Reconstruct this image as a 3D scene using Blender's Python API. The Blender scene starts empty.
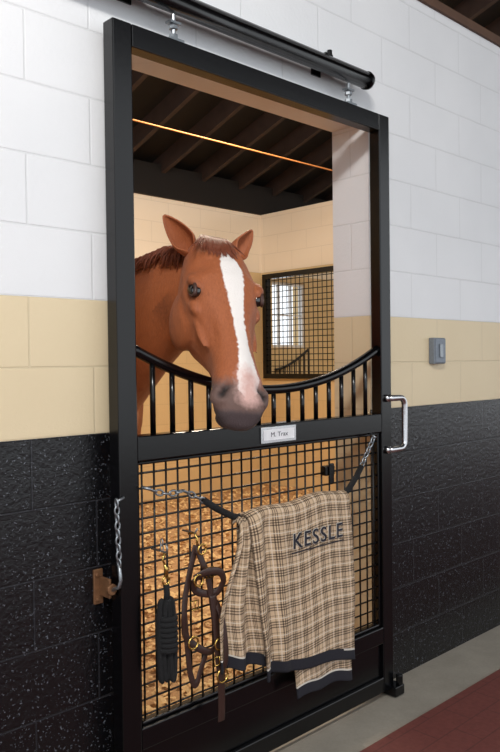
import bpy, bmesh, math, random
import numpy as np
from mathutils import Vector, Matrix
random.seed(4); rng=np.random.default_rng(4)
scene=bpy.context.scene
try:
    scene.view_settings.view_transform='Standard'
except Exception: pass

def lin(c):
    return tuple(((v/255)/12.92 if v/255<=0.04045 else ((v/255+0.055)/1.055)**2.4) for v in c)+(1.0,)
# ---------------------------------------------------------------- materials
class NT:
    def __init__(s,name):
        s.m=bpy.data.materials.new(name); s.m.use_nodes=True
        s.t=s.m.node_tree; s.b=s.t.nodes['Principled BSDF']
    def n(s,typ,**kw):
        nd=s.t.nodes.new(typ)
        for k,v in kw.items():
            if k.startswith('i_'):
                key=k[2:]; key=int(key) if key.isdigit() else key.replace('_',' ')
                nd.inputs[key].default_value=v
            else: setattr(nd,k,v)
        return nd
    def l(s,a,b): s.t.links.new(a,b)
    def math(s,op,a,b=None,c=None,clamp=False):
        nd=s.t.nodes.new('ShaderNodeMath'); nd.operation=op; nd.use_clamp=clamp
        for i,v in enumerate((a,b,c)):
            if v is None: continue
            if isinstance(v,(int,float)): nd.inputs[i].default_value=v
            else: s.l(v,nd.inputs[i])
        return nd.outputs[0]
    def mix(s,f,a,b,blend='MIX'):
        nd=s.t.nodes.new('ShaderNodeMix'); nd.data_type='RGBA'; nd.blend_type=blend
        for i,v in ((0,f),(6,a),(7,b)):
            if isinstance(v,(int,float)): nd.inputs[i].default_value=v
            elif isinstance(v,tuple): nd.inputs[i].default_value=v
            else: s.l(v,nd.inputs[i])
        return nd.outputs[2]
    def noise(s,scale,detail=3,vec=None,rough=.5):
        nd=s.n('ShaderNodeTexNoise'); nd.inputs['Scale'].default_value=scale; nd.inputs['Detail'].default_value=detail
        nd.inputs['Roughness'].default_value=rough
        if vec is not None: s.l(vec,nd.inputs['Vector'])
        return nd.outputs['Fac']
    def pos(s): return s.n('ShaderNodeNewGeometry').outputs['Position']
    def bump(s,h,strength=.3,dist=.01):
        nd=s.n('ShaderNodeBump'); nd.inputs['Distance'].default_value=dist
        if isinstance(strength,(int,float)): nd.inputs['Strength'].default_value=strength
        else: s.l(strength,nd.inputs['Strength'])
        s.l(h,nd.inputs['Height']); s.l(nd.outputs[0],s.b.inputs['Normal'])
def simple(name,col,rough=.5,metal=0,var=.12,scale=30,bump=0,spec=.5,coat=0):
    N=NT(name); c=lin(col); p=N.pos(); f=N.noise(scale,4,p)
    d=tuple(max(0,v*(1-var)) for v in c[:3])+(1,); u=tuple(min(1,v*(1+var)) for v in c[:3])+(1,)
    N.l(N.mix(f,d,u),N.b.inputs['Base Color'])
    N.b.inputs['Roughness'].default_value=rough; N.b.inputs['Metallic'].default_value=metal
    N.b.inputs['Specular IOR Level'].default_value=spec
    N.b.inputs['Coat Weight'].default_value=coat
    if bump: N.bump(f,bump,.005)
    return N.m

ZB=1.145; ROW=.1915
def block_mat(name,mode):
    N=NT(name); p=N.pos(); sep=N.n('ShaderNodeSeparateXYZ'); N.l(p,sep.inputs[0])
    hx=N.math('ADD',N.math('ADD',sep.outputs[0],sep.outputs[1]),20.13)
    hz=N.math('ADD',N.math('SUBTRACT',sep.outputs[2],ZB),ROW*40)
    cmb=N.n('ShaderNodeCombineXYZ'); N.l(hx,cmb.inputs[0]); N.l(hz,cmb.inputs[1])
    br=N.n('ShaderNodeTexBrick'); br.offset=.5
    N.l(cmb.outputs[0],br.inputs['Vector'])
    for k,v in (('Scale',1),('Mortar Size',.0038),('Mortar Smooth',.5),('Brick Width',.40),('Row Height',ROW)): br.inputs[k].default_value=v
    fac=br.outputs['Fac']
    blotch=N.noise(2.2,3,p)
    white=N.mix(blotch,lin((215,217,220)),lin((232,233,235)))
    tan=N.mix(blotch,lin((212,194,160)),lin((224,207,174)))
    glint_noise=N.noise(150,3,p,.6)
    fl=N.math('GREATER_THAN',glint_noise,.655)
    black=N.mix(N.math('MULTIPLY',fl,.45),lin((12,12,15)),lin((140,145,155)))  # pale specks paint glints of the gloss into the black
    cream=N.mix(blotch,lin((240,226,206)),lin((247,236,218)))
    strength=.42
    if mode=='out':
        a=N.math('GREATER_THAN',sep.outputs[2],ZB); b=N.math('GREATER_THAN',sep.outputs[2],ZB+2*ROW)
        ins=N.math('GREATER_THAN',sep.outputs[1],.095)
        a2=N.math('MAXIMUM',a,ins)
        col=N.mix(b,N.mix(a2,black,tan),white)
        rg=N.math('ADD',N.math('MULTIPLY',a2,.28),.22)
        N.l(rg,N.b.inputs['Roughness'])
        N.l(N.math('SUBTRACT',.5,N.math('MULTIPLY',a2,.08)),N.b.inputs['Specular IOR Level'])
        mc=N.mix(a2,lin((50,51,57)),(0.02,.02,.02,1))
        mf=N.math('SUBTRACT',.40,N.math('MULTIPLY',a2,.31))
        strength=N.math('SUBTRACT',.9,N.math('MULTIPLY',a2,.48))
        f2=N.math('MULTIPLY',fac,mf)
    else:
        mc=(0.02,.02,.02,1)
        b=N.math('GREATER_THAN',sep.outputs[2],ZB+6*ROW)
        tan=N.mix(blotch,lin((216,188,140)),lin((228,202,156)))
        col=N.mix(b,tan,cream); N.b.inputs['Roughness'].default_value=.6
        f2=N.math('MULTIPLY',fac,.12)
    col=N.mix(f2,col,mc)
    N.l(col,N.b.inputs['Base Color'])
    h=N.math('ADD',N.math('MULTIPLY',N.math('SUBTRACT',1,fac),.8),N.math('MULTIPLY',N.noise(70,5,p,.65),.5))
    N.bump(h,strength,.005)
    return N.m
M_wall=block_mat('painted_block_aisle','out'); M_in=block_mat('painted_block_stall','in')
M_black=simple('black_powder_coat',(6,6,8),.22,0,.1,60,.03,.42)
M_wire=simple('black_wire',(8,8,9),.4,0,.1,60,0,.35)
M_chrome=simple('brushed_steel',(205,205,208),.25,1,.08,90)
M_galv=simple('galvanised',(150,155,160),.4,.9,.2,120)
M_box=simple('grey_box_steel',(120,128,138),.5,.3,.2,120)
M_rust=simple('rusty_brass_steel',(124,88,60),.55,.4,.4,60,.2)
M_brass=simple('brass',(205,170,95),.25,1,.1,80)
M_leather=simple('brown_leather',(54,34,28),.42,0,.3,60,.15)
M_rope=simple('black_rope',(14,14,16),.9,0,.4,300,.6)
M_navy=simple('navy_binding',(22,22,32),.8,0,.3,300,.3)
M_letter=simple('navy_embroidery',(24,24,38),.7,0,.2,400,.3)
M_pale=simple('pale_embroidery',(200,194,184),.8,0,.1,300,.2)
M_card=simple('white_card',(228,228,232),.4)
M_ink=simple('ink',(60,60,70),.6)
M_wood=simple('dark_rafter_wood',(54,40,35),.8,0,.5,9,.2)
M_deck=simple('dark_roof_deck',(16,11,9),.85,0,.4,7,.2)
M_plate=simple('brown_wall_plate',(86,60,44),.7,0,.3,10)
M_conduit=simple('copper_conduit',(190,124,70),.5,.2)
M_glassframe=simple('white_window_frame',(230,232,235),.4)
def concrete():
    N=NT('concrete'); p=N.pos(); f=N.noise(6,6,p,.65); g=N.noise(90,3,p)
    c=N.mix(f,lin((130,124,113)),lin((178,170,157))); c=N.mix(N.math('MULTIPLY',g,.3),c,lin((95,90,82)))
    N.l(c,N.b.inputs['Base Color']); N.b.inputs['Roughness'].default_value=.75; N.bump(g,.2,.004); return N.m
def redmat():
    N=NT('red_rubber_pavers'); p=N.pos()
    br=N.n('ShaderNodeTexBrick'); N.l(p,br.inputs['Vector'])
    for k,v in (('Scale',1),('Mortar Size',.003),('Brick Width',.22),('Row Height',.11)): br.inputs[k].default_value=v
    f=N.noise(60,4,p); c=N.mix(f,lin((92,46,42)),lin((122,66,58)))
    c=N.mix(N.math('MULTIPLY',br.outputs['Fac'],.35),c,lin((50,25,25)))
    N.l(c,N.b.inputs['Base Color']); N.b.inputs['Roughness'].default_value=.7; N.bump(f,.2,.004); return N.m
def bedding():
    N=NT('wood_shavings'); p=N.pos(); f=N.noise(45,6,p,.75); g=N.noise(3,3,p)
    c=N.mix(f,lin((132,84,50)),lin((240,204,152))); c=N.mix(N.math('MULTIPLY',g,.35),c,lin((196,138,88)))
    N.l(c,N.b.inputs['Base Color']); N.b.inputs['Roughness'].default_value=.9; N.bump(f,.8,.02); return N.m
M_conc=concrete(); M_red=redmat(); M_bed=bedding()
M_chip=simple('pale_shaving',(230,188,134),.8,0,.4,25)

def plaid():
    N=NT('plaid_wool'); uv=N.n('ShaderNodeUVMap'); sep=N.n('ShaderNodeSeparateXYZ'); N.l(uv.outputs[0],sep.inputs[0])
    def stripes(o):
        fr=N.math('FRACT',N.math('MULTIPLY',o,1/.056))
        r=N.n('ShaderNodeValToRGB'); r.color_ramp.interpolation='CONSTANT'; e=r.color_ramp.elements
        D=(.17,.16,.17,1)
        e[0].position=0; e[0].color=D; e[1].position=.08; e[1].color=(1,1,1,1)
        for ps,v in ((.15,D),(.23,1),(.30,D),(.38,1),(.62,1.0),(.65,.45),(.70,1)):
            q=e.new(ps); q.color=v if isinstance(v,tuple) else (v,v,v,1)
        N.l(fr,r.inputs[0])
        w=N.math('MULTIPLY',N.math('GREATER_THAN',fr,.80),N.math('LESS_THAN',fr,.86))
        return r.outputs[0],w
    a,wa=stripes(sep.outputs[0]); b,wb=stripes(sep.outputs[1])
    base=N.mix(N.noise(9,3,uv.outputs[0]),lin((190,163,134)),lin((204,179,150)))
    c=N.mix(.78,base,a,'MULTIPLY'); c=N.mix(.78,c,b,'MULTIPLY')
    c=N.mix(N.math('MULTIPLY',N.math('MAXIMUM',wa,wb),.5),c,lin((226,216,200)))
    N.l(c,N.b.inputs['Base Color']); N.b.inputs['Roughness'].default_value=.95; N.b.inputs['Specular IOR Level'].default_value=.15
    N.bump(N.noise(900,2,uv.outputs[0]),.2,.002); return N.m
M_plaid=plaid()

def coat():
    N=NT('chestnut_coat'); p=N.pos()
    mp=N.n('ShaderNodeMapping'); mp.inputs['Scale'].default_value=(60,60,9); N.l(p,mp.inputs[0])
    f=N.noise(3.2,6,mp.outputs[0],.75); g=N.noise(7,4,p)
    c=N.mix(f,lin((104,48,24)),lin((202,120,72))); c=N.mix(N.math('MULTIPLY',g,.5),c,lin((138,70,38)))
    def at(nm):
        a=N.n('ShaderNodeAttribute'); a.attribute_name=nm; return a.outputs['Fac']
    edge=N.math('MULTIPLY',N.math('SUBTRACT',N.noise(90,3,p),.5),.6)
    def th(nm,lo=.42,hi=.62):
        r=N.n('ShaderNodeMapRange'); r.inputs[1].default_value=lo; r.inputs[2].default_value=hi; r.clamp=True
        N.l(N.math('ADD',at(nm),edge),r.inputs[0]); return r.outputs[0]
    c=N.mix(th('darkcoat',.1,1.1),c,lin((70,33,22)))
    c=N.mix(th('greyskin',.2,.9),c,lin((104,80,73)))
    c=N.mix(th('blaze'),c,lin((236,230,226)))
    c=N.mix(th('pink',.2,1.0),c,lin((210,170,161)))
    c=N.mix(th('mouthgrey',.2,.9),c,lin((72,60,61)))
    c=N.mix(at('dark'),c,lin((20,14,14)))
    N.l(c,N.b.inputs['Base Color']); N.b.inputs['Roughness'].default_value=.5; N.b.inputs['Specular IOR Level'].default_value=.35
    N.b.inputs['Sheen Weight'].default_value=.06
    N.bump(f,.6,.005); return N.m
M_coat=coat()
M_mane=simple('chestnut_mane',(108,52,30),.6,0,.5,80)
M_eye=simple('eye_dark',(16,11,12),.06,0,.1,60,0,.7,.6)
M_lid=simple('eyelid_skin',(62,36,28),.55)

# ---------------------------------------------------------------- mesh builder
class MB:
    def __init__(s): s.v=[]; s.f=[]; s.mi=[]
    def add(s,vs,fs,mi=0):
        o=len(s.v); s.v+= [tuple(v) for v in vs]; s.f+=[tuple(i+o for i in f) for f in fs]; s.mi+=[mi]*len(fs)
    def box(s,x0,x1,y0,y1,z0,z1,mi=0):
        vs=[(x,y,z) for x in (x0,x1) for y in (y0,y1) for z in (z0,z1)]
        s.add(vs,[(0,1,3,2),(4,6,7,5),(0,4,5,1),(2,3,7,6),(0,2,6,4),(1,5,7,3)],mi)
    def tube(s,pts,r,n=10,closed=False,mi=0,flat=None,up=None):
        pts=[Vector(p) for p in pts]; m=len(pts)
        rs=r if hasattr(r,'__len__') else [r]*m
        T=[]
        for i in range(m):
            a=pts[(i-1)%m] if (closed or i>0) else pts[i]; b=pts[(i+1)%m] if (closed or i<m-1) else pts[i]
            d=b-a; T.append(d.normalized() if d.length>1e-9 else Vector((0,0,1)))
        u=Vector(up) if up else (Vector((0,0,1)) if abs(T[0].z)<.9 else Vector((1,0,0)))
        vs=[]
        for i in range(m):
            if up: uu=Vector(up)
            else: uu=u
            uu=(uu-T[i]*uu.dot(T[i])); uu=uu.normalized() if uu.length>1e-6 else T[i].orthogonal().normalized()
            u=uu; w=T[i].cross(uu)
            fl=flat if flat else 1
            for k in range(n):
                a=2*math.pi*k/n
                vs.append(pts[i]+uu*math.cos(a)*rs[i]+w*math.sin(a)*rs[i]*fl)
        fs=[]
        for i in range(m if closed else m-1):
            j=(i+1)%m
            for k in range(n):
                k2=(k+1)%n; fs.append((i*n+k,i*n+k2,j*n+k2,j*n+k))
        if not closed:
            fs.append(tuple(range(n-1,-1,-1))); fs.append(tuple((m-1)*n+k for k in range(n)))
        s.add(vs,fs,mi)
    def ell(s,c,ax,n=14,m=10,mi=0):
        c=Vector(c); ax=[Vector(a) for a in ax]; vs=[c+ax[2]]; 
        for i in range(1,m):
            th=math.pi*i/m
            for k in range(n):
                ph=2*math.pi*k/n
                vs.append(c+ax[0]*math.sin(th)*math.cos(ph)+ax[1]*math.sin(th)*math.sin(ph)+ax[2]*math.cos(th))
        vs.append(c-ax[2]); fs=[]
        for k in range(n): fs.append((0,1+k,1+(k+1)%n))
        for i in range(m-2):
            for k in range(n):
                a=1+i*n+k; b=1+i*n+(k+1)%n; fs.append((a,a+n,b+n,b))
        L=len(vs)-1
        for k in range(n): fs.append((L,1+(m-2)*n+(k+1)%n,1+(m-2)*n+k))
        s.add(vs,fs,mi)
    def obj(s,name,mats,parent=None,smooth=False,bevel=0,fix=True):
        me=bpy.data.meshes.new(name); me.from_pydata(s.v,[],s.f)
        for m in (mats if isinstance(mats,(list,tuple)) else [mats]): me.materials.append(m)
        for p,i in zip(me.polygons,s.mi): p.material_index=i; p.use_smooth=smooth
        if fix:
            bm=bmesh.new(); bm.from_mesh(me); bmesh.ops.recalc_face_normals(bm,faces=bm.faces); bm.to_mesh(me); bm.free()
        o=bpy.data.objects.new(name,me); scene.collection.objects.link(o)
        if parent: o.parent=parent
        if bevel:
            b=o.modifiers.new('bevel','BEVEL'); b.width=bevel; b.segments=2; b.limit_method='ANGLE'; b.angle_limit=.9
        return o
def empty(name):
    e=bpy.data.objects.new(name,None); e.empty_display_size=.1; scene.collection.objects.link(e); return e
def box(name,x0,x1,y0,y1,z0,z1,mat,parent=None,bevel=0):
    b=MB(); b.box(x0,x1,y0,y1,z0,z1); return b.obj(name,mat,parent,bevel=bevel)

# ---------------------------------------------------------------- shell
WY=.09; WT=.28; WTOP=2.91; XJ0=.06; XJ1=1.285; LZ=2.31
b=MB(); b.box(-4,XJ0,WY,WT,0,WTOP); b.box(XJ1,14,WY,WT,0,WTOP); b.box(XJ0,XJ1,WY,WT,LZ,WTOP)
b.obj('wall_front',M_wall)
box('trim_1',-4,14,WY-.015,WT+.015,WTOP,WTOP+.04,M_plate)
YB=3.97; XR=4.545
wx0,wx1,wz0,wz1=4.66,5.24,1.50,2.22
b=MB(); b.box(-1.5,wx0,YB,YB+.19,0,WTOP); b.box(wx1,9.2,YB,YB+.19,0,WTOP); b.box(wx0,wx1,YB,YB+.19,0,wz0); b.box(wx0,wx1,YB,YB+.19,wz1,WTOP)
b.obj('wall_back',M_in)
box('trim_2',-1.5,14,YB-.03,YB+.22,WTOP,WTOP+.3,M_deck)
py0,py1,pz0,pz1=2.3,3.93,1.17,2.27
b=MB(); b.box(XR,XR+.12,WT,py0,0,WTOP); b.box(XR,XR+.12,py1,YB,0,WTOP); b.box(XR,XR+.12,py0,py1,0,pz0); b.box(XR,XR+.12,py0,py1,pz1,WTOP)
b.obj('wall_right',M_in)
box('wall_left',-1.2,-1.02,WT,YB,0,WTOP,M_in)
box('wall_end',9.0,9.2,WT,YB,0,WTOP+.6,M_in)
box('floor',-8,16,-8,YB+3,-.2,0,M_conc)
box('floor_pavers',-8,16,-4.2,-.184,0,.006,M_red)
def roofz(y): return 3.08+(YB+.2-y)*.33 if y>-1.8 else 3.08+(YB+2.0)*.33-(-1.8-y)*.33
b=MB()
for (ya,yb) in ((YB+.6,-1.8),(-1.8,-4.4)):
    za,zb=roofz(ya),roofz(yb)
    vs=[(-5,ya,za+.15),(15,ya,za+.15),(15,yb,zb+.15),(-5,yb,zb+.15),(-5,ya,za+.2),(15,ya,za+.2),(15,yb,zb+.2),(-5,yb,zb+.2)]
    b.add(vs,[(0,1,2,3),(4,7,6,5),(0,4,5,1),(2,6,7,3),(0,3,7,4),(1,5,6,2)])
b.obj('ceiling',M_deck)
b=MB()
x=-4.8
while x<15:
    for (ya,yb) in ((YB+.6,-1.8),(-1.8,-4.4)):
        za,zb=roofz(ya),roofz(yb)
        vs=[]
        for xx in (x,x+.045):
            for (yy,zz) in ((ya,za),(yb,zb)):
                vs+=[(xx,yy,zz-.02),(xx,yy,zz+.15)]
        b.add(vs,[(0,1,3,2),(4,6,7,5),(0,4,5,1),(2,3,7,6),(0,2,6,4),(1,5,7,3)])
    x+=.5
for yy in (.6,1.7,2.8): b.box(-5,15,yy,yy+.06,roofz(yy)+.08,roofz(yy)+.15)
b.obj('ceiling_rafters',M_wood)
b=MB(); b.tube([(-1.1,2.2,2.88),(4.5,2.2,2.90),(9,2.2,2.88)],.006,8); b.tube([(1.55,2.2,2.89),(1.55,2.2,3.75)],.004,8)
b.obj('ceiling_conduit',M_conduit,smooth=True)

# bedding
b=MB(); nx,ny=110,90; X0,X1,Y0,Y1=-1.0,XR-.01,.12,YB-.01
for j in range(ny+1):
    for i in range(nx+1):
        x=X0+(X1-X0)*i/nx; y=Y0+(Y1-Y0)*j/ny
        z=.04+.012*math.sin(3.1*x+1.3*y)+.012*math.sin(7*x-5*y)+random.uniform(-.006,.008)
        if y<.3: x=min(max(x,XJ0+.005),XJ1-.005)
        b.v.append((x,y,max(z,.012)))
for j in range(ny):
    for i in range(nx):
        a=j*(nx+1)+i; b.f.append((a,a+1,a+nx+2,a+nx+1)); b.mi.append(0)
for k in range(9000):
    y=.30+3.6*random.random()**1.4; x=random.uniform(.0,4.4) if y>.5 else random.uniform(.08,1.25)
    s=random.uniform(.008,.022); a=random.uniform(0,6.28); t=random.uniform(-.6,.6)
    d=Vector((math.cos(a),math.sin(a),t*.6))*s; e=Vector((-math.sin(a),math.cos(a),random.uniform(-.6,.6)))*s*.55
    c=Vector((x,y,.062+random.uniform(-.012,.016)))
    up=Vector((0,0,s*.35))
    b.add([c-d-e,c-d+e,c+e+up,c-e+up,c+d-e,c+d+e],[(0,1,2,3),(3,2,5,4)],1)
b.obj('wood_shavings_bedding',[M_bed,M_chip],fix=False)

win=empty('window_1')
b=MB(); f=.03
b.box(wx0,wx1,YB+.02,YB+.08,wz0,wz0+f); b.box(wx0,wx1,YB+.02,YB+.08,wz1-f,wz1); b.box(wx0,wx0+f,YB+.02,YB+.08,wz0+f,wz1-f); b.box(wx1-f,wx1,YB+.02,YB+.08,wz0+f,wz1-f)
for t in (.33,.66): b.box(wx0+(wx1-wx0)*t-.007,wx0+(wx1-wx0)*t+.007,YB+.03,YB+.07,wz0+f,wz1-f)
b.box(wx0+f,wx1-f,YB+.03,YB+.07,(wz0+wz1)/2-.007,(wz0+wz1)/2+.007)
b.obj('window_frame',M_glassframe,win)
yg=empty('yoke_grille'); b=MB(); gx0,gx1=4.70,5.24
pts=[]
for i in range(21):
    t=i/20; pts.append((gx0+(gx1-gx0)*t,YB-.04,1.26+.22*(t)**1.6))
b.tube(pts,.014,8); b.tube([(gx0,YB-.04,1.13),(gx1,YB-.04,1.13)],.014,8)
for i in range(8):
    t=i/7; b.tube([(gx0+(gx1-gx0)*t,YB-.04,1.13),(gx0+(gx1-gx0)*t,YB-.04,1.26+.22*t**1.6)],.007,6)
b.obj('grille_bars',M_wire,yg,smooth=True)
mw=empty('window_2'); b=MB(); xx=XR-.01
b.box(xx-.02,xx+.05,py0,py1,pz1-.05,pz1); b.box(xx-.02,xx+.05,py0,py1,pz0,pz0+.05); b.box(xx-.02,xx+.05,py0,py0+.05,pz0+.05,pz1-.05); b.box(xx-.02,xx+.05,py1-.05,py1,pz0+.05,pz1-.05)
b.obj('window_frame',M_black,mw)
b=MB(); y=py0+.05
while y<py1-.05: b.tube([(xx+.02,y,pz0+.04),(xx+.02,y,pz1-.04)],.0042,6); y+=.06
z=pz0+.07
while z<pz1-.05: b.tube([(xx+.012,py0+.04,z),(xx+.012,py1-.04,z)],.0042,6); z+=.06
b.obj('wire_mesh',M_wire,mw)

# ---------------------------------------------------------------- sliding door
door=empty('door_1'); W=1.30; S=.065; T=.05; Z0=.03; Z1=2.31
b=MB(); b.box(0,S,0,T,Z0,Z1); b.box(W-S,W,0,T,Z0,Z1); b.box(S,W-S,0,T,Z1-S,Z1)
b.box(S,W-S,0,T,1.062,1.136)
b.box(S,W-S,0,T,.225,.29); b.box(S,W-S,0,T,Z0,Z0+.06)
b.box(S,W-S,.015,.035,Z0+.06,.225)
for (x0,x1,z0,z1) in ((S,S+.012,.29,1.062),(W-S-.012,W-S,.29,1.062),(S+.012,W-S-.012,1.05,1.062),(S+.012,W-S-.012,.29,.302)): b.box(x0,x1,.012,.04,z0,z1)
b.obj('frame',M_black,door,bevel=.004)
def yz(x):
    t=(x-W/2)/(W/2-S); return 1.25+.14*abs(t)**2.0
b=MB(); pts=[(S-.005+(W-2*S+.01)*i/48,.025,yz(S+(W-2*S)*i/48)) for i in range(49)]
b.tube(pts,.0165,12)
n=15
for i in range(1,n+1):
    x=S+(W-2*S)*i/(n+1); b.tube([(x,.025,1.13),(x,.025,yz(x))],.0085,10)
b.obj('yoke_bars',M_black,door,smooth=True)
b=MB(); g=.0445; x=S+g*.6
while x<W-S: b.tube([(x,.022,.29),(x,.022,1.062)],.0034,6); x+=g
z=.29+g*.5
while z<1.06: b.tube([(S,.028,z),(W-S,.028,z)],.0034,6); z+=g
b.obj('wire_mesh',M_wire,door,smooth=True)
b=MB(); hz0,hz1=.99,1.195; hy=-.012; R=.03
pts=[(W-.03,hy,hz1)]
xo=W+.072
pts+=[(xo-R+R*math.sin(a),hy,hz1-R+R*math.cos(a)) for a in [math.pi/2*k/6 for k in range(7)]]
pts+=[(xo-R+R*math.cos(a),hy,hz0+R-R*math.sin(a)) for a in [math.pi/2*k/6 for k in range(7)]]
pts+=[(W-.03,hy,hz0)]
b.tube(pts,.0125,12); 
for z in (hz0,hz1): b.tube([(W-.032,.001,z),(W-.032,-.014,z)],.015,14)
b.obj('pull_handle',M_chrome,door,smooth=True)
b=MB()
for x in (.235,1.075):
    b.box(x-.026,x+.026,.005,.045,Z1,Z1+.008); b.tube([(x,.025,Z1),(x,.025,Z1+.085)],.007,10)
    b.tube([(x,.025,Z1+.012),(x,.025,Z1+.024)],.014,6); b.tube([(x,.025,Z1+.04),(x,.025,Z1+.05)],.014,6)
    b.box(x-.02,x+.02,.012,.038,Z1+.055,Z1+.062)
b.obj('hanger_bolts',M_galv,door)
b=MB(); b.box(W-.03,W+.03,-.03,.07,.006,.045); b.tube([(W+.012,-.018,.045),(W+.012,-.018,.085)],.014,12)
b.obj('floor_guide',M_black,door,bevel=.003)
b=MB(); px0,px1,pz_0,pz_1=.558,.728,1.073,1.127
b.box(px0,px1,-.006,0,pz_0,pz_1,0); b.box(px0+.01,px1-.01,-.0075,-.006,pz_0+.009,pz_1-.009,1)
b.obj('name_plate',[M_chrome,M_card],door,bevel=.0015)
def text(name,s,size,x,y,z,mat,parent,ext=.0008,off=0,sx=1,sp=1):
    cu=bpy.data.curves.new(name,'FONT'); cu.body=s; cu.size=size; cu.extrude=ext; cu.offset=off; cu.align_x='CENTER'; cu.align_y='CENTER'; cu.space_character=sp
    o=bpy.data.objects.new(name,cu); o.location=(x,y,z); o.rotation_euler=(math.pi/2,0,0); o.scale=(sx,1,1); cu.materials.append(mat)
    scene.collection.objects.link(o); o.parent=parent; return o
text('plate_text','M. Trax',.022,.643,-.0078,1.1,M_ink,door,.0003,0,1.2)
tr=empty('door_track'); TZ=2.43
b=MB(); b.tube([(-1.6,.02,TZ),(1.185,.02,TZ)],.032,18); b.tube([(1.18,.02,TZ),(1.195,.02,TZ)],[.035,.032],18); b.obj('track_tube',M_black,tr,smooth=True)
b=MB()
for x in (-.9,.1,.96): b.box(x-.02,x+.02,.02,WY,TZ+.02,TZ+.045); b.box(x-.025,x+.025,WY-.006,WY,TZ-.02,TZ+.06); b.tube([(x,.02,TZ+.03),(x,.02,TZ+.055)],.01,6)
b.obj('track_brackets',M_black,tr)

ob=empty('switch_box'); b=MB(); b.box(1.71,1.80,WY-.03,WY,1.327,1.443); b.obj('box_body',M_box,ob,bevel=.004)
b=MB(); b.box(1.714,1.796,WY-.034,WY-.03,1.331,1.439); b.box(1.744,1.767,WY-.040,WY-.034,1.355,1.415,1)
b.obj('cover_plate',[M_box,M_galv],ob,bevel=.002)

def chain(b,p0,p1,sag=0,link=.022,r=.0026,mi=0):
    p0=Vector(p0);p1=Vector(p1); L=(p1-p0).length; n=max(2,int(L/(link*.74)))
    P=[p0.lerp(p1,i/n)-Vector((0,0,4*sag*(i/n)*(1-i/n))) for i in range(n+1)]
    for i in range(n):
        c=(P[i]+P[i+1])/2; d=(P[i+1]-P[i]).normalized()
        s=d.cross(Vector((0,1,0))) if i%2 else d.cross(d.cross(Vector((0,1,0))))
        s=s.normalized() if s.length>1e-4 else Vector((1,0,0))
        pts=[c+d*math.cos(a)*link*.5+s*math.sin(a)*link*.27 for a in [2*math.pi*k/12 for k in range(12)]]
        b.tube(pts,r,6,closed=True,mi=mi)
la=empty('door_latch'); b=MB(); b.box(-.036,-.006,WY-.008,WY,.655,.755); b.box(-.020,-.012,.03,WY-.008,.68,.735)
for z in (.67,.74): b.tube([(-.027,WY-.014,z),(-.027,WY-.006,z)],.006,10)
b.tube([(-.016,.03,.7075),(-.016,.018,.7075)],.016,12)
b.obj('hasp_plate',M_rust,la,bevel=.002)
b=MB(); chain(b,(-.014,-.004,.965),(-.008,-.004,.775),0,.026,.003)
b.tube([(-.014,-.006,.96),(.012,-.003,.968)],.004,8)
b.tube([(-.008,-.004,.78),(-.004,-.004,.735),(-.008,-.002,.718),(-.016,.02,.7075)],.0055,8); b.obj('chain_and_pin',M_galv,la,smooth=True)

# ---------------------------------------------------------------- blanket strap + blanket
st=empty('blanket_strap'); b=MB(); y=-.022
chain(b,(.085,y,.985),(.21,y,.965),.012,.03,.0032); chain(b,(1.055,y-.01,.945),(1.15,y,1.05),.0,.03,.0032)
chain(b,(.21,y,.965),(.30,y,.918),.0,.03,.0032)
b.tube([(.085,-.03,.985),(.07,-.01,.99)],.005,8); b.tube([(1.15,-.03,1.05),(1.16,.0,1.062)],.005,8)
b.obj('chain',M_galv,st,smooth=True)
b=MB(); P=[(.29,y,.925),(.34,y,.893),(.40,y-.01,.86),(.46,y-.018,.843),(.60,y-.023,.838),(.80,y-.023,.838),(.92,y-.023,.848),(.98,y-.015,.878),(1.03,y-.01,.915),(1.06,y-.01,.95)]
b.tube(P,.011,10); b.obj('strap_tube',M_rope,st,smooth=True)

bl=empty('plaid_blanket')
def ss(a,b_,x): t=min(1,max(0,(x-a)/(b_-a))); return t*t*(3-2*t)
def sheet(name,nx,nd,back,top,xl,xr,Ll,Lr,yc,r,fold,bandb=.035,ox=0):
    vs=[];uv=[]
    for j in range(nd+1):
        for i in range(nx+1):
            s=i/nx; Lf=Ll+(Lr-Ll)*s; d=-back+(Lf+back)*j/nd
            t=max(0,d)/Lf
            x=xl(t)*(1-s)+xr(t)*s
            h=math.pi*r/2
            tp=top+.006*math.sin(s*11)-.02*(1-s)**3
            if d<-h: yy=yc+r; z=tp-r-(-d-h)
            elif d<h: a=d/r; yy=yc-r*math.sin(a); z=tp-r+r*math.cos(a)
            else: yy=yc-r; z=tp-r-(d-h)
            yy-= fold(s,t) if d>0 else 0
            vs.append((x,yy,z)); uv.append((s*.52+ox,d,s,Lf-d))
    fs=[(j*(nx+1)+i,j*(nx+1)+i+1,(j+1)*(nx+1)+i+1,(j+1)*(nx+1)+i) for j in range(nd) for i in range(nx)]
    me=bpy.data.meshes.new(name); me.from_pydata(vs,[],fs); u=me.uv_layers.new(name='UVMap')
    for m in (M_plaid,M_navy,M_pale): me.materials.append(m)
    for p in me.polygons:
        p.use_smooth=True; e=min(uv[v][3] for v in p.vertices)
        if e<bandb-1e-4: p.material_index=1
        elif e<bandb+.004: p.material_index=2
        for li in p.loop_indices:
            q=uv[me.loops[li].vertex_index]; u.data[li].uv=(q[0],q[1])
    o=bpy.data.objects.new(name,me); scene.collection.objects.link(o); o.parent=bl
    m=o.modifiers.new('thick','SOLIDIFY'); m.thickness=.006; m.offset=0
    return o
fold1=lambda s,t: ss(0,.15,t)*(.019*math.sin(s*26+1.5*t)*(1-ss(.12,.36,s))+.007*math.sin(s*7+t*3)*ss(.35,1,t)+.004*math.sin(t*9+s*3)*ss(.45,.7,t))
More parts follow.
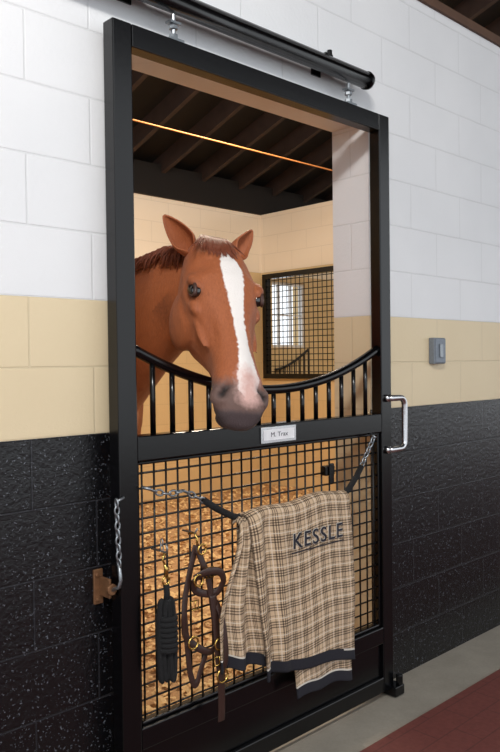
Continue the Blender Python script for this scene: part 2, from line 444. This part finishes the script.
sheet('front_panel',90,120,.22,.882,lambda t:.425+.060*t,lambda t:.925+.045*t+.008*math.sin(t*5),.55,.63,-.050,.024,fold1)
fold2=lambda s,t: ss(0,.2,t)*.015*math.sin(s*15+2*t)
sheet('side_fold',50,90,.02,.862,lambda t:.405-.118*ss(0,.7,t)+.02*t,lambda t:.455+.075*t,.455,.515,-.043,.02,fold2,ox=.23)
fold3=lambda s,t: ss(0,.4,t)*.006*math.sin(s*9)
sheet('rear_panel',50,110,.02,.866,lambda t:.60+.07*t,lambda t:.915+.045*t,.655,.69,-.037,.016,fold3,ox=.11)
text('name_back','KESSLE',.072,.755,-.0795,.745,M_pale,bl,.0006,.002,1.02,1.2)
text('name_embroidery','KESSLE',.072,.755,-.0812,.745,M_letter,bl,.0008,.0006,1.02,1.2)
b=MB(); b.box(.62,.89,-.0808,-.0785,.708,.7115); b.obj('name_underline',M_letter,bl)

# ---------------------------------------------------------------- lead rope
lr=empty('lead_rope'); b=MB(); cx,cy=.124,-.045
for k in range(7):
    ox=(k-3)*.0065; oy=.008*math.sin(k*2.1)
    pts=[]
    for i in range(28):
        a=2*math.pi*i/28; pts.append((cx+ox+.010*math.cos(a),cy+oy+.004*math.cos(a+k),.545+.115*math.sin(a)*(1+.04*math.sin(k*3))+0))
    b.tube(pts,.0085,8,closed=True)
pts=[(cx+.027*math.cos(a),cy+.022*math.sin(a),.62-.105*a/(2*math.pi*7)) for a in [2*math.pi*7*i/140 for i in range(141)]]
b.tube(pts,.0085,8)
b.tube([(cx,cy,.655),(cx+.003,cy,.68),(cx,cy,.705)],.009,8)
b.obj('rope_hank',M_rope,lr,smooth=True)
b=MB()
def ring(c,r,rr): b.tube([(c[0]+r*math.cos(a),c[1],c[2]+r*math.sin(a)) for a in [2*math.pi*k/20 for k in range(20)]],rr,8,closed=True)
ring((cx,cy,.717),.012,.003); b.tube([(cx,cy,.728),(cx+.002,cy,.75),(cx-.004,cy,.765)],[.006,.007,.004],8); 
b.tube([(cx-.004,cy,.765),(cx-.012,cy,.78),(cx-.006,cy,.795),(cx+.006,cy+.01,.792),(cx+.008,cy+.02,.78)],.003,8)
b.obj('snap',M_brass,lr,smooth=True)
b=MB(); b.tube([(cx-.002,.02,.80),(cx-.002,-.05,.80),(cx-.002,-.056,.81),(cx-.002,-.05,.825)],.003,8); chain(b,(cx-.002,-.03,.835),(cx-.002,-.03,.80),0,.02,.002); b.obj('hook',M_galv,lr,smooth=True)

# ---------------------------------------------------------------- halter
ha=empty('leather_halter'); b=MB()
def cr(P,n=8):
    P=[Vector(p) for p in P]; out=[]
    for i in range(len(P)-1):
        p0=P[max(i-1,0)];p1=P[i];p2=P[i+1];p3=P[min(i+2,len(P)-1)]
        for k in range(n):
            t=k/n; out.append(.5*((2*p1)+(-p0+p2)*t+(2*p0-5*p1+4*p2-p3)*t*t+(-p0+3*p1-3*p2+p3)*t**3))
    out.append(P[-1]); return out
def strap(P,w=.011,fl=.22,mi=0):
    q=cr(P)
    b.tube(q,w*fl,8,flat=1/fl,up=(0,1,0),mi=mi)
hy=-.045
strap([(.238,hy,.80),(.218,hy,.74),(.196,hy,.66),(.185,hy-.005,.60),(.190,hy,.55),(.205,hy,.52)])
strap([(.238,hy,.80),(.255,hy-.01,.745),(.275,hy-.01,.70),(.288,hy-.01,.63),(.298,hy-.01,.56),(.312,hy,.50)])
strap([(.220,hy-.012,.705),(.255,hy-.03,.722),(.305,hy-.03,.712),(.328,hy-.02,.678),(.31,hy-.01,.645),(.27,hy-.005,.648),(.232,hy,.667),(.220,hy-.012,.705)],.012)
strap([(.205,hy,.52),(.24,hy-.01,.49),(.28,hy-.01,.47),(.315,hy,.48)])
strap([(.195,hy+.005,.60),(.200,hy,.50),(.21,hy,.42),(.23,hy,.38),(.25,hy,.42),(.275,hy,.47)],.010)
strap([(.292,hy-.012,.64),(.300,hy-.014,.56),(.307,hy-.016,.46),(.317,hy-.016,.38),(.322,hy-.012,.30),(.322,hy-.01,.245)],.0145)
strap([(.305,hy-.01,.62),(.318,hy-.025,.56),(.322,hy-.034,.49),(.320,hy-.034,.43),(.312,hy-.02,.40)],.010)
b.obj('straps',M_leather,ha,smooth=True)
b=MB()
for (x,z,r) in ((.205,.52,.018),(.308,.49,.018),(.228,.70,.017),(.318,.39,.021),(.243,.79,.015)):
    ring((x,hy-.022,z),r,.0032)
def buckle(x,z,w=.018,h=.013):
    b.tube([(x-w,hy-.022,z-h),(x+w,hy-.022,z-h),(x+w,hy-.022,z+h),(x-w,hy-.022,z+h)],.0028,6,closed=True); b.tube([(x,hy-.022,z-h),(x,hy-.026,z+h)],.002,6)
buckle(.212,.63,.014); buckle(.305,.44,.02); buckle(.272,.715,.013,.016)
b.tube([(.243,hy,.79),(.243,hy,.82),(.24,hy+.01,.835),(.235,hy+.03,.83)],.0035,8)
b.obj('brass_fittings',M_brass,ha,smooth=True)
b=MB(); b.tube([(.24,.02,.835),(.24,-.04,.835),(.24,-.05,.85)],.003,8); b.obj('hook',M_galv,ha,smooth=True)

sn=empty('mesh_snap_hook'); b=MB(); b.box(.88,.93,-.012,.018,.93,.965); b.box(.893,.917,-.02,-.012,.90,.975); b.obj('snap_body',M_black,sn,bevel=.004)

# ---------------------------------------------------------------- horse
hd=Vector((-.44,-.898,0)).normalized(); up=Vector((0,0,1))
ca,sa=math.cos(math.radians(54)),math.sin(math.radians(54))
A=(hd*ca-up*sa-Vector((.718,-.696,0))*.035).normalized(); W0=Vector((-hd.y,hd.x,0)).normalized()
if W0.x<0: W0=-W0
N0=(hd*sa+up*ca); N0=(N0-A*N0.dot(A)).normalized(); W0=(W0-A*W0.dot(A)).normalized()
rl=math.radians(9); Nn=N0*math.cos(rl)+W0*math.sin(rl); Wv=W0*math.cos(rl)-N0*math.sin(rl)
POLL=Vector((.466,.115,1.705)); SC=1.09; SW=1.26
def HP(w,n,l): return POLL+Wv*w*SW+Nn*n*SC+A*l
hb=MB()
R=[(-.075,.030,-.01,-.09),(-.05,.054,.020,-.13),(-.01,.070,.044,-.15),(.05,.083,.064,-.16),(.11,.095,.080,-.18),(.17,.102,.083,-.20),(.23,.096,.076,-.21),(.29,.081,.068,-.195),
   (.35,.066,.061,-.155),(.41,.056,.056,-.115),(.47,.054,.052,-.090),(.52,.060,.050,-.082),(.56,.064,.044,-.080),(.60,.061,.030,-.078),(.63,.051,.012,-.070),(.652,.032,-.012,-.052)]
K=28; vs=[]
for (l,w,nt,nb) in R:
    mid=nt-(nt-nb)*.38
    for k in range(K):
        a=2*math.pi*k/K; c,s=math.cos(a),math.sin(a)
        ex=.84
        cc=math.copysign(abs(c)**ex,c); sn_=math.copysign(abs(s)**ex,s)
        if s>=0: n=mid+(nt-mid)*sn_; ww=w*cc
        else: n=mid+(mid-nb)*sn_; ww=w*cc*(1-.30*abs(s)**1.5)
        vs.append(HP(ww,n,l))
fs=[]
for i in range(len(R)-1):
    for k in range(K): fs.append((i*K+k,i*K+(k+1)%K,(i+1)*K+(k+1)%K,(i+1)*K+k))
fs.append(tuple(range(K-1,-1,-1))); fs.append(tuple((len(R)-1)*K+k for k in range(K)))
hb.add(vs,fs)
def he(w,n,l,rw,rn,rl,tilt=0):
    for sg in ((-1,1) if w else (1,)):
        l_ax=(A*math.cos(tilt)+Nn*math.sin(tilt)); n_ax=(Nn*math.cos(tilt)-A*math.sin(tilt))
        hb.ell(HP(w*sg,n,l),(Wv*rw*SW,n_ax*rn*SC,l_ax*rl))
he(.068,-.100,.205,.036,.100,.105)      # jowl
he(.083,.038,.18,.022,.022,.042,.25)     # orbital ridge
he(.079,.006,.245,.017,.02,.04,.2)      # below-eye bone
he(.070,-.012,.315,.013,.012,.085,.1)     # facial crest
he(.046,.008,.572,.027,.032,.036,.35)    # nostril flare
he(0,-.078,.590,.038,.024,.036)        # chin / lower lip
he(0,-.03,.634,.044,.028,.026)         # upper lip
he(.035,.045,.09,.028,.028,.05)           # temple
he(0,.045,.40,.028,.016,.16)          # nasal bone
B=[(.468,.07,1.63,.068,.085),(.468,.18,1.605,.082,.130),(.474,.34,1.57,.095,.175),(.484,.5,1.515,.108,.210),(.49,.7,1.43,.138,.26),(.49,.95,1.31,.205,.32),(.49,1.2,1.22,.25,.345),(.49,1.6,1.17,.285,.335),(.49,2.0,1.16,.29,.33),(.49,2.35,1.2,.275,.31),(.49,2.6,1.21,.21,.24),(.49,2.72,1.2,.11,.13)]
cs=[Vector(q[:3]) for q in B]; vs=[]
for i,q in enumerate(B):
    t=(cs[min(i+1,len(B)-1)]-cs[max(i-1,0)]).normalized(); side=t.cross(up).normalized(); u2=side.cross(t).normalized()
    for k in range(K):
        a=2*math.pi*k/K; c,s=math.cos(a),math.sin(a)
        pinch=1-.45*max(0,s)**2*(1 if i<6 else .4)
        vs.append(cs[i]+side*c*q[3]*pinch+u2*s*q[4])
fs=[]
for i in range(len(B)-1):
    for k in range(K): fs.append((i*K+k,i*K+(k+1)%K,(i+1)*K+(k+1)%K,(i+1)*K+k))
fs.append(tuple(range(K-1,-1,-1))); fs.append(tuple((len(B)-1)*K+k for k in range(K)))
hb.add(vs,fs)
for sg in (-1,1):
    x=.49+sg*.15
    hb.ell((x-sg*.01,.98,1.17),((.12,0,0),(0,.17,0),(0,0,.27)))
    hb.tube([(x,.98,1.15),(x+sg*.01,.99,.92),(x,.98,.75),(x,.97,.56),(x,.965,.48),(x,.97,.42),(x,.97,.28),(x,.96,.19),(x,.93,.115),(x,.915,.06),(x,.905,.045)],[.13,.105,.072,.052,.058,.044,.034,.046,.036,.05,.058],14)
    xr=.49+sg*.17
    hb.ell((xr-sg*.02,2.38,1.1),((.14,0,0),(0,.25,0),(0,0,.3)))
    hb.tube([(xr,2.35,1.1),(xr+sg*.01,2.2,.9),(xr,2.34,.72),(xr,2.5,.57),(xr,2.53,.5),(xr,2.51,.38),(xr,2.49,.26),(xr,2.47,.19),(xr,2.44,.115),(xr,2.42,.06),(xr,2.41,.045)],[.19,.145,.09,.062,.06,.042,.037,.048,.038,.05,.06],14)
hb.ell((.49,.86,1.13),((.17,0,0),(0,.15,0),(0,0,.2)))
tmp=hb.obj('tmp_horse',M_coat)
r=tmp.modifiers.new('r','REMESH'); r.mode='VOXEL'; r.voxel_size=.0058
s_=tmp.modifiers.new('s','SMOOTH'); s_.factor=.5; s_.iterations=6
dg=bpy.context.evaluated_depsgraph_get(); me=bpy.data.meshes.new_from_object(tmp.evaluated_get(dg)); me.name='horse_body'
bpy.data.objects.remove(tmp)
nv=len(me.vertices); co=np.empty(nv*3); me.vertices.foreach_get('co',co); co=co.reshape(-1,3)
no=np.empty(nv*3); me.vertices.foreach_get('normal',no); no=no.reshape(-1,3)
rel=co-np.array(POLL); w=rel@np.array(Wv)/SW; n=rel@np.array(Nn)/SC; l=rel@np.array(A)
head=(co[:,1]<.45)
EL=.208
def G(c,s):
    return np.exp(-(((w-c[0])/s[0])**2+((n-c[1])/s[1])**2+((l-c[2])/s[2])**2))*head
nos=np.zeros(nv); disp=np.zeros(nv)
for sg in (-1,1):
    q=1.1*G((sg*.054,.026,.584),(.017,.018,.015))+.9*G((sg*.046,.040,.562),(.013,.015,.015))
    nos=np.maximum(nos,q); disp-=.022*np.clip(q,0,1)
    disp+=.006*G((sg*.064,-.006,.580),(.02,.012,.026))
    disp-=.010*G((sg*.095,.034,EL),(.03,.018,.022))
    disp-=.011*G((sg*.064,.055,.115),(.025,.03,.03))
    disp-=.010*G((sg*.070,-.04,.40),(.03,.04,.07))
    disp-=.008*G((sg*.055,.03,.35),(.018,.02,.08))
    disp-=.007*G((sg*.085,-.035,.19),(.03,.015,.06))
mouth=np.exp(-((n+.046-.25*(.62-l)*.3)/.0045)**2)*(l>.50)*(l<.70)*head*np.clip((l-.50)/.03,0,1)
disp-=.007*mouth
co2=co+no*disp[:,None]
me.vertices.foreach_set('co',co2.ravel())
ls=[.03,.06,.10,.14,.20,.27,.34,.42,.48,.53,.57,.60]; hw=[0,.009,.022,.030,.028,.020,.015,.016,.022,.030,.027,.0]; cc=[.0,.0,.003,.006,.006,.006,.007,.009,.012,.012,.010,.006]
H=np.interp(l,ls,hw,left=-.03,right=-.03); C=np.interp(l,ls,cc)
d=H-np.abs(w-C); d=np.minimum(d,(n-.0)*.8); d=np.where(head,d,-.1)
blaze=np.clip(.5+d/.02,0,1)
pink=np.clip((l-.47)/.06,0,1)*np.clip(1.2-np.abs(w-.012)/.042,0,1)*(n>-.02)*np.clip((.628-l)/.03,0,1)*head
grey=np.clip((l-.490-.03*np.clip(n/.05,-1,1))/.05,0,1)*head
mg=np.clip((-n+.005+ (l-.610)*1.4)/.03,0,1)*np.clip((l-.52)/.04,0,1)*head
darkcoat=np.clip((.55-co[:,2])/.2,0,.6)*(1-head)*.6  # darker lower legs, skin round the eyes and jaw underside
for sg in (-1,1): darkcoat=np.maximum(darkcoat,.9*G((sg*.10,.034,EL),(.035,.026,.03)))
darkcoat=np.maximum(darkcoat,.5*np.exp(-((n+.20)/.06)**2)*head*(l>.05)*(l<.4))
dark=np.clip(nos*1.7-.35,0,1)*.92; dark=np.maximum(dark,mouth*.85)
for nm,arr in (('blaze',blaze),('pink',pink),('greyskin',grey),('mouthgrey',mg),('darkcoat',darkcoat),('dark',dark)):
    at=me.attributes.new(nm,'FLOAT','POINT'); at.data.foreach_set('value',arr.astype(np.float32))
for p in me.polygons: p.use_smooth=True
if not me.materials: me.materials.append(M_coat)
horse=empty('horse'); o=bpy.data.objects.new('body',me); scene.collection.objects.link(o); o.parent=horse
for sg,nm in ((-1,'right'),(1,'left')):
    b=MB(); c=HP(sg*.0835,.033,EL); b.ell(c,(Wv*.024,Nn*.021,A*.025),20,14); b.obj('eye_'+nm,M_eye,horse,smooth=True)
    b=MB()
    out=(Wv*sg+Nn*.35).normalized(); e1=A; e2=out.cross(e1).normalized()
    if e2.dot(Nn)<0: e2=-e2
    pts=[]; rs=[]
    for k in range(24):
        a=2*math.pi*k/24; s=math.sin(a)
        pts.append(c+out*(.0145-.003*abs(math.cos(a)))+e1*math.cos(a)*.0255+e2*(s*(.0165 if s>0 else .0145))); rs.append(.0065 if s>0 else .0045)
    b.tube(pts,rs,8,closed=True)
    b.obj('eyelid_'+nm,M_lid,horse,smooth=True)
def ear(nm,base,dirv,front,L,Wd):
    dirv=dirv.normalized(); front=(front-dirv*front.dot(dirv)).normalized(); side=dirv.cross(front).normalized()
    nx_,ns=16,20; vs=[]
    prof=lambda s: Wd*(.62+1.0*s-.1*s*s if s<.3 else (.911)*max(0,math.cos((s-.3)/.7*math.pi/2))**.75)
    for j in range(ns+1):
        s=j/ns; rr=max(prof(s),.0015); op=math.radians(165-75*ss(.0,.55,s))
        c=base+dirv*L*s+front*(.016*math.sin(s*2.4))
        for i in range(nx_+1):
            a=-op+2*op*i/nx_
            vs.append(c+side*math.sin(a)*rr*.5*1.0-front*(math.cos(a))*rr*.42+front*rr*.12)
    fs=[(j*(nx_+1)+i,j*(nx_+1)+i+1,(j+1)*(nx_+1)+i+1,(j+1)*(nx_+1)+i) for j in range(ns) for i in range(nx_)]
    b=MB(); b.add(vs,fs); o=b.obj(nm,[M_coat],horse,smooth=True,fix=False)
    m=o.modifiers.new('t','SOLIDIFY'); m.thickness=.006; m.offset=0
    m=o.modifiers.new('s','SUBSURF'); m.levels=1; m.render_levels=1
ear('ear_right',HP(-.054,-.02,-.012),up*.74-Wv*.72+hd*.05,(hd*.9-Wv*.20),.155,.084)
ear('ear_left',HP(.050,-.02,-.012),up*.76+W0*.60-hd*.1,(hd*.75+W0*.55),.135,.080)
b=MB()
for k in range(520):
    t=random.random(); y=.08+.9*t
    i=max(j for j in range(len(B)) if B[j][1]<=y); q0,q1=B[i],B[i+1]; f=(y-q0[1])/(q1[1]-q0[1])
    x=q0[0]+(q1[0]-q0[0])*f; z=q0[2]+(q1[2]-q0[2])*f; hh=q0[4]+(q1[4]-q0[4])*f; wd=q0[3]+(q1[3]-q0[3])*f
    L=random.uniform(.07,.15); pts=[];x0=x+random.uniform(-.012,.012)
    dr=random.uniform(-.03,.03)
    for s in (0,.25,.5,.75,1):
        a=s*L/hh*1.1
        pts.append((x0-(wd*.62+.012)*min(1,math.sin(a)*1.3)-.003,y+dr*s+.02*s,z+hh*math.cos(a)+.012*math.sin(s*3.1)+.002))
    b.tube(pts,[.004,.0045,.004,.003,.001],5)
b.obj('mane',M_mane,horse,smooth=True)
b=MB()
for k in range(150):
    w0=random.gauss(-.004,.014); w1=w0*1.5+random.gauss(-.008,.014); L=random.uniform(.07,.14); pts=[]
    for s in (0,.25,.5,.75,1):
        ll=-.045+L*s; nt=float(np.interp(ll,[q[0] for q in R],[q[2] for q in R]))
        pts.append(HP(w0+(w1-w0)*s,nt+.006-.004*s,ll))
    b.tube(pts,[.0035,.004,.0035,.0025,.0008],5)
b.obj('forelock',M_mane,horse,smooth=True)
b=MB()
for k in range(60):
    a=random.uniform(0,6.28); rr=random.uniform(0,.035); L=random.uniform(.6,.8)
    b.tube([(.49+rr*math.cos(a)*.5,2.72,1.30),(.49+rr*math.cos(a),2.82,1.22),(.49+rr*math.cos(a)*1.5,2.86+rr*math.sin(a),1.0),(.49+rr*math.cos(a)*1.3,2.85+rr*math.sin(a),1.25-L)],[.02,.016,.014,.004],5)
b.obj('tail',M_mane,horse,smooth=True)

# ---------------------------------------------------------------- lights
wd=bpy.data.worlds.new('World'); scene.world=wd; wd.use_nodes=True
bg=wd.node_tree.nodes['Background']; bg.inputs[0].default_value=(.91,.955,1,1); bg.inputs[1].default_value=1.42
def lamp(name,loc,aim,sx,sy,power,col,fix=True):  # added area light with an invented fixture box above it
    e=empty(name); L=bpy.data.lights.new(name+'_light','AREA'); L.shape='RECTANGLE'; L.size=sx; L.size_y=sy; L.energy=power; L.color=col
    o=bpy.data.objects.new('light',L); o.location=loc; d=Vector(aim)-Vector(loc); o.rotation_euler=d.to_track_quat('-Z','Y').to_euler(); scene.collection.objects.link(o); o.parent=e
    b=MB(); b.box(loc[0]-sx/2,loc[0]+sx/2,loc[1]-sy/2,loc[1]+sy/2,loc[2]+.04,loc[2]+.09); b.obj('added_housing',M_galv,e)
    return e
lamp('added_area_lamp',(2.2,1.6,3.35),(2.2,1.6,0),1.0,.5,105,(1,.85,.68))  # unseen, added for warm light inside the stall
lamp('added_area_lamp',(6.6,1.8,3.3),(6.6,1.8,0),1.0,.5,45,(1,.86,.7))  # unseen, added to light the next stall
lamp('added_area_lamp',(-1.6,-2.3,3.6),(.4,0,1.2),.7,.35,125,(1,.97,.93))  # unseen, added to light door and horse from the aisle

# ---------------------------------------------------------------- camera
cam=bpy.data.cameras.new('Camera'); co_=bpy.data.objects.new('Camera',cam); scene.collection.objects.link(co_)
cam.sensor_fit='VERTICAL'; cam.sensor_height=24; cam.lens=24*760/752; cam.clip_start=.05
th=math.radians(45.93); p=math.radians(1.05)
F0=Vector((math.cos(th),math.sin(th),0)); Rr=Vector((math.sin(th),-math.cos(th),0))
F=F0*math.cos(p)-up*math.sin(p); U=Rr.cross(F)
ro=.0121; R2=Rr*math.cos(ro)-U*math.sin(ro); U2=U*math.cos(ro)+Rr*math.sin(ro)
mt=Matrix((R2,U2,-F)).transposed().to_4x4(); mt.translation=Vector((-1.215,-1.787,1.345)); co_.matrix_world=mt
scene.camera=co_
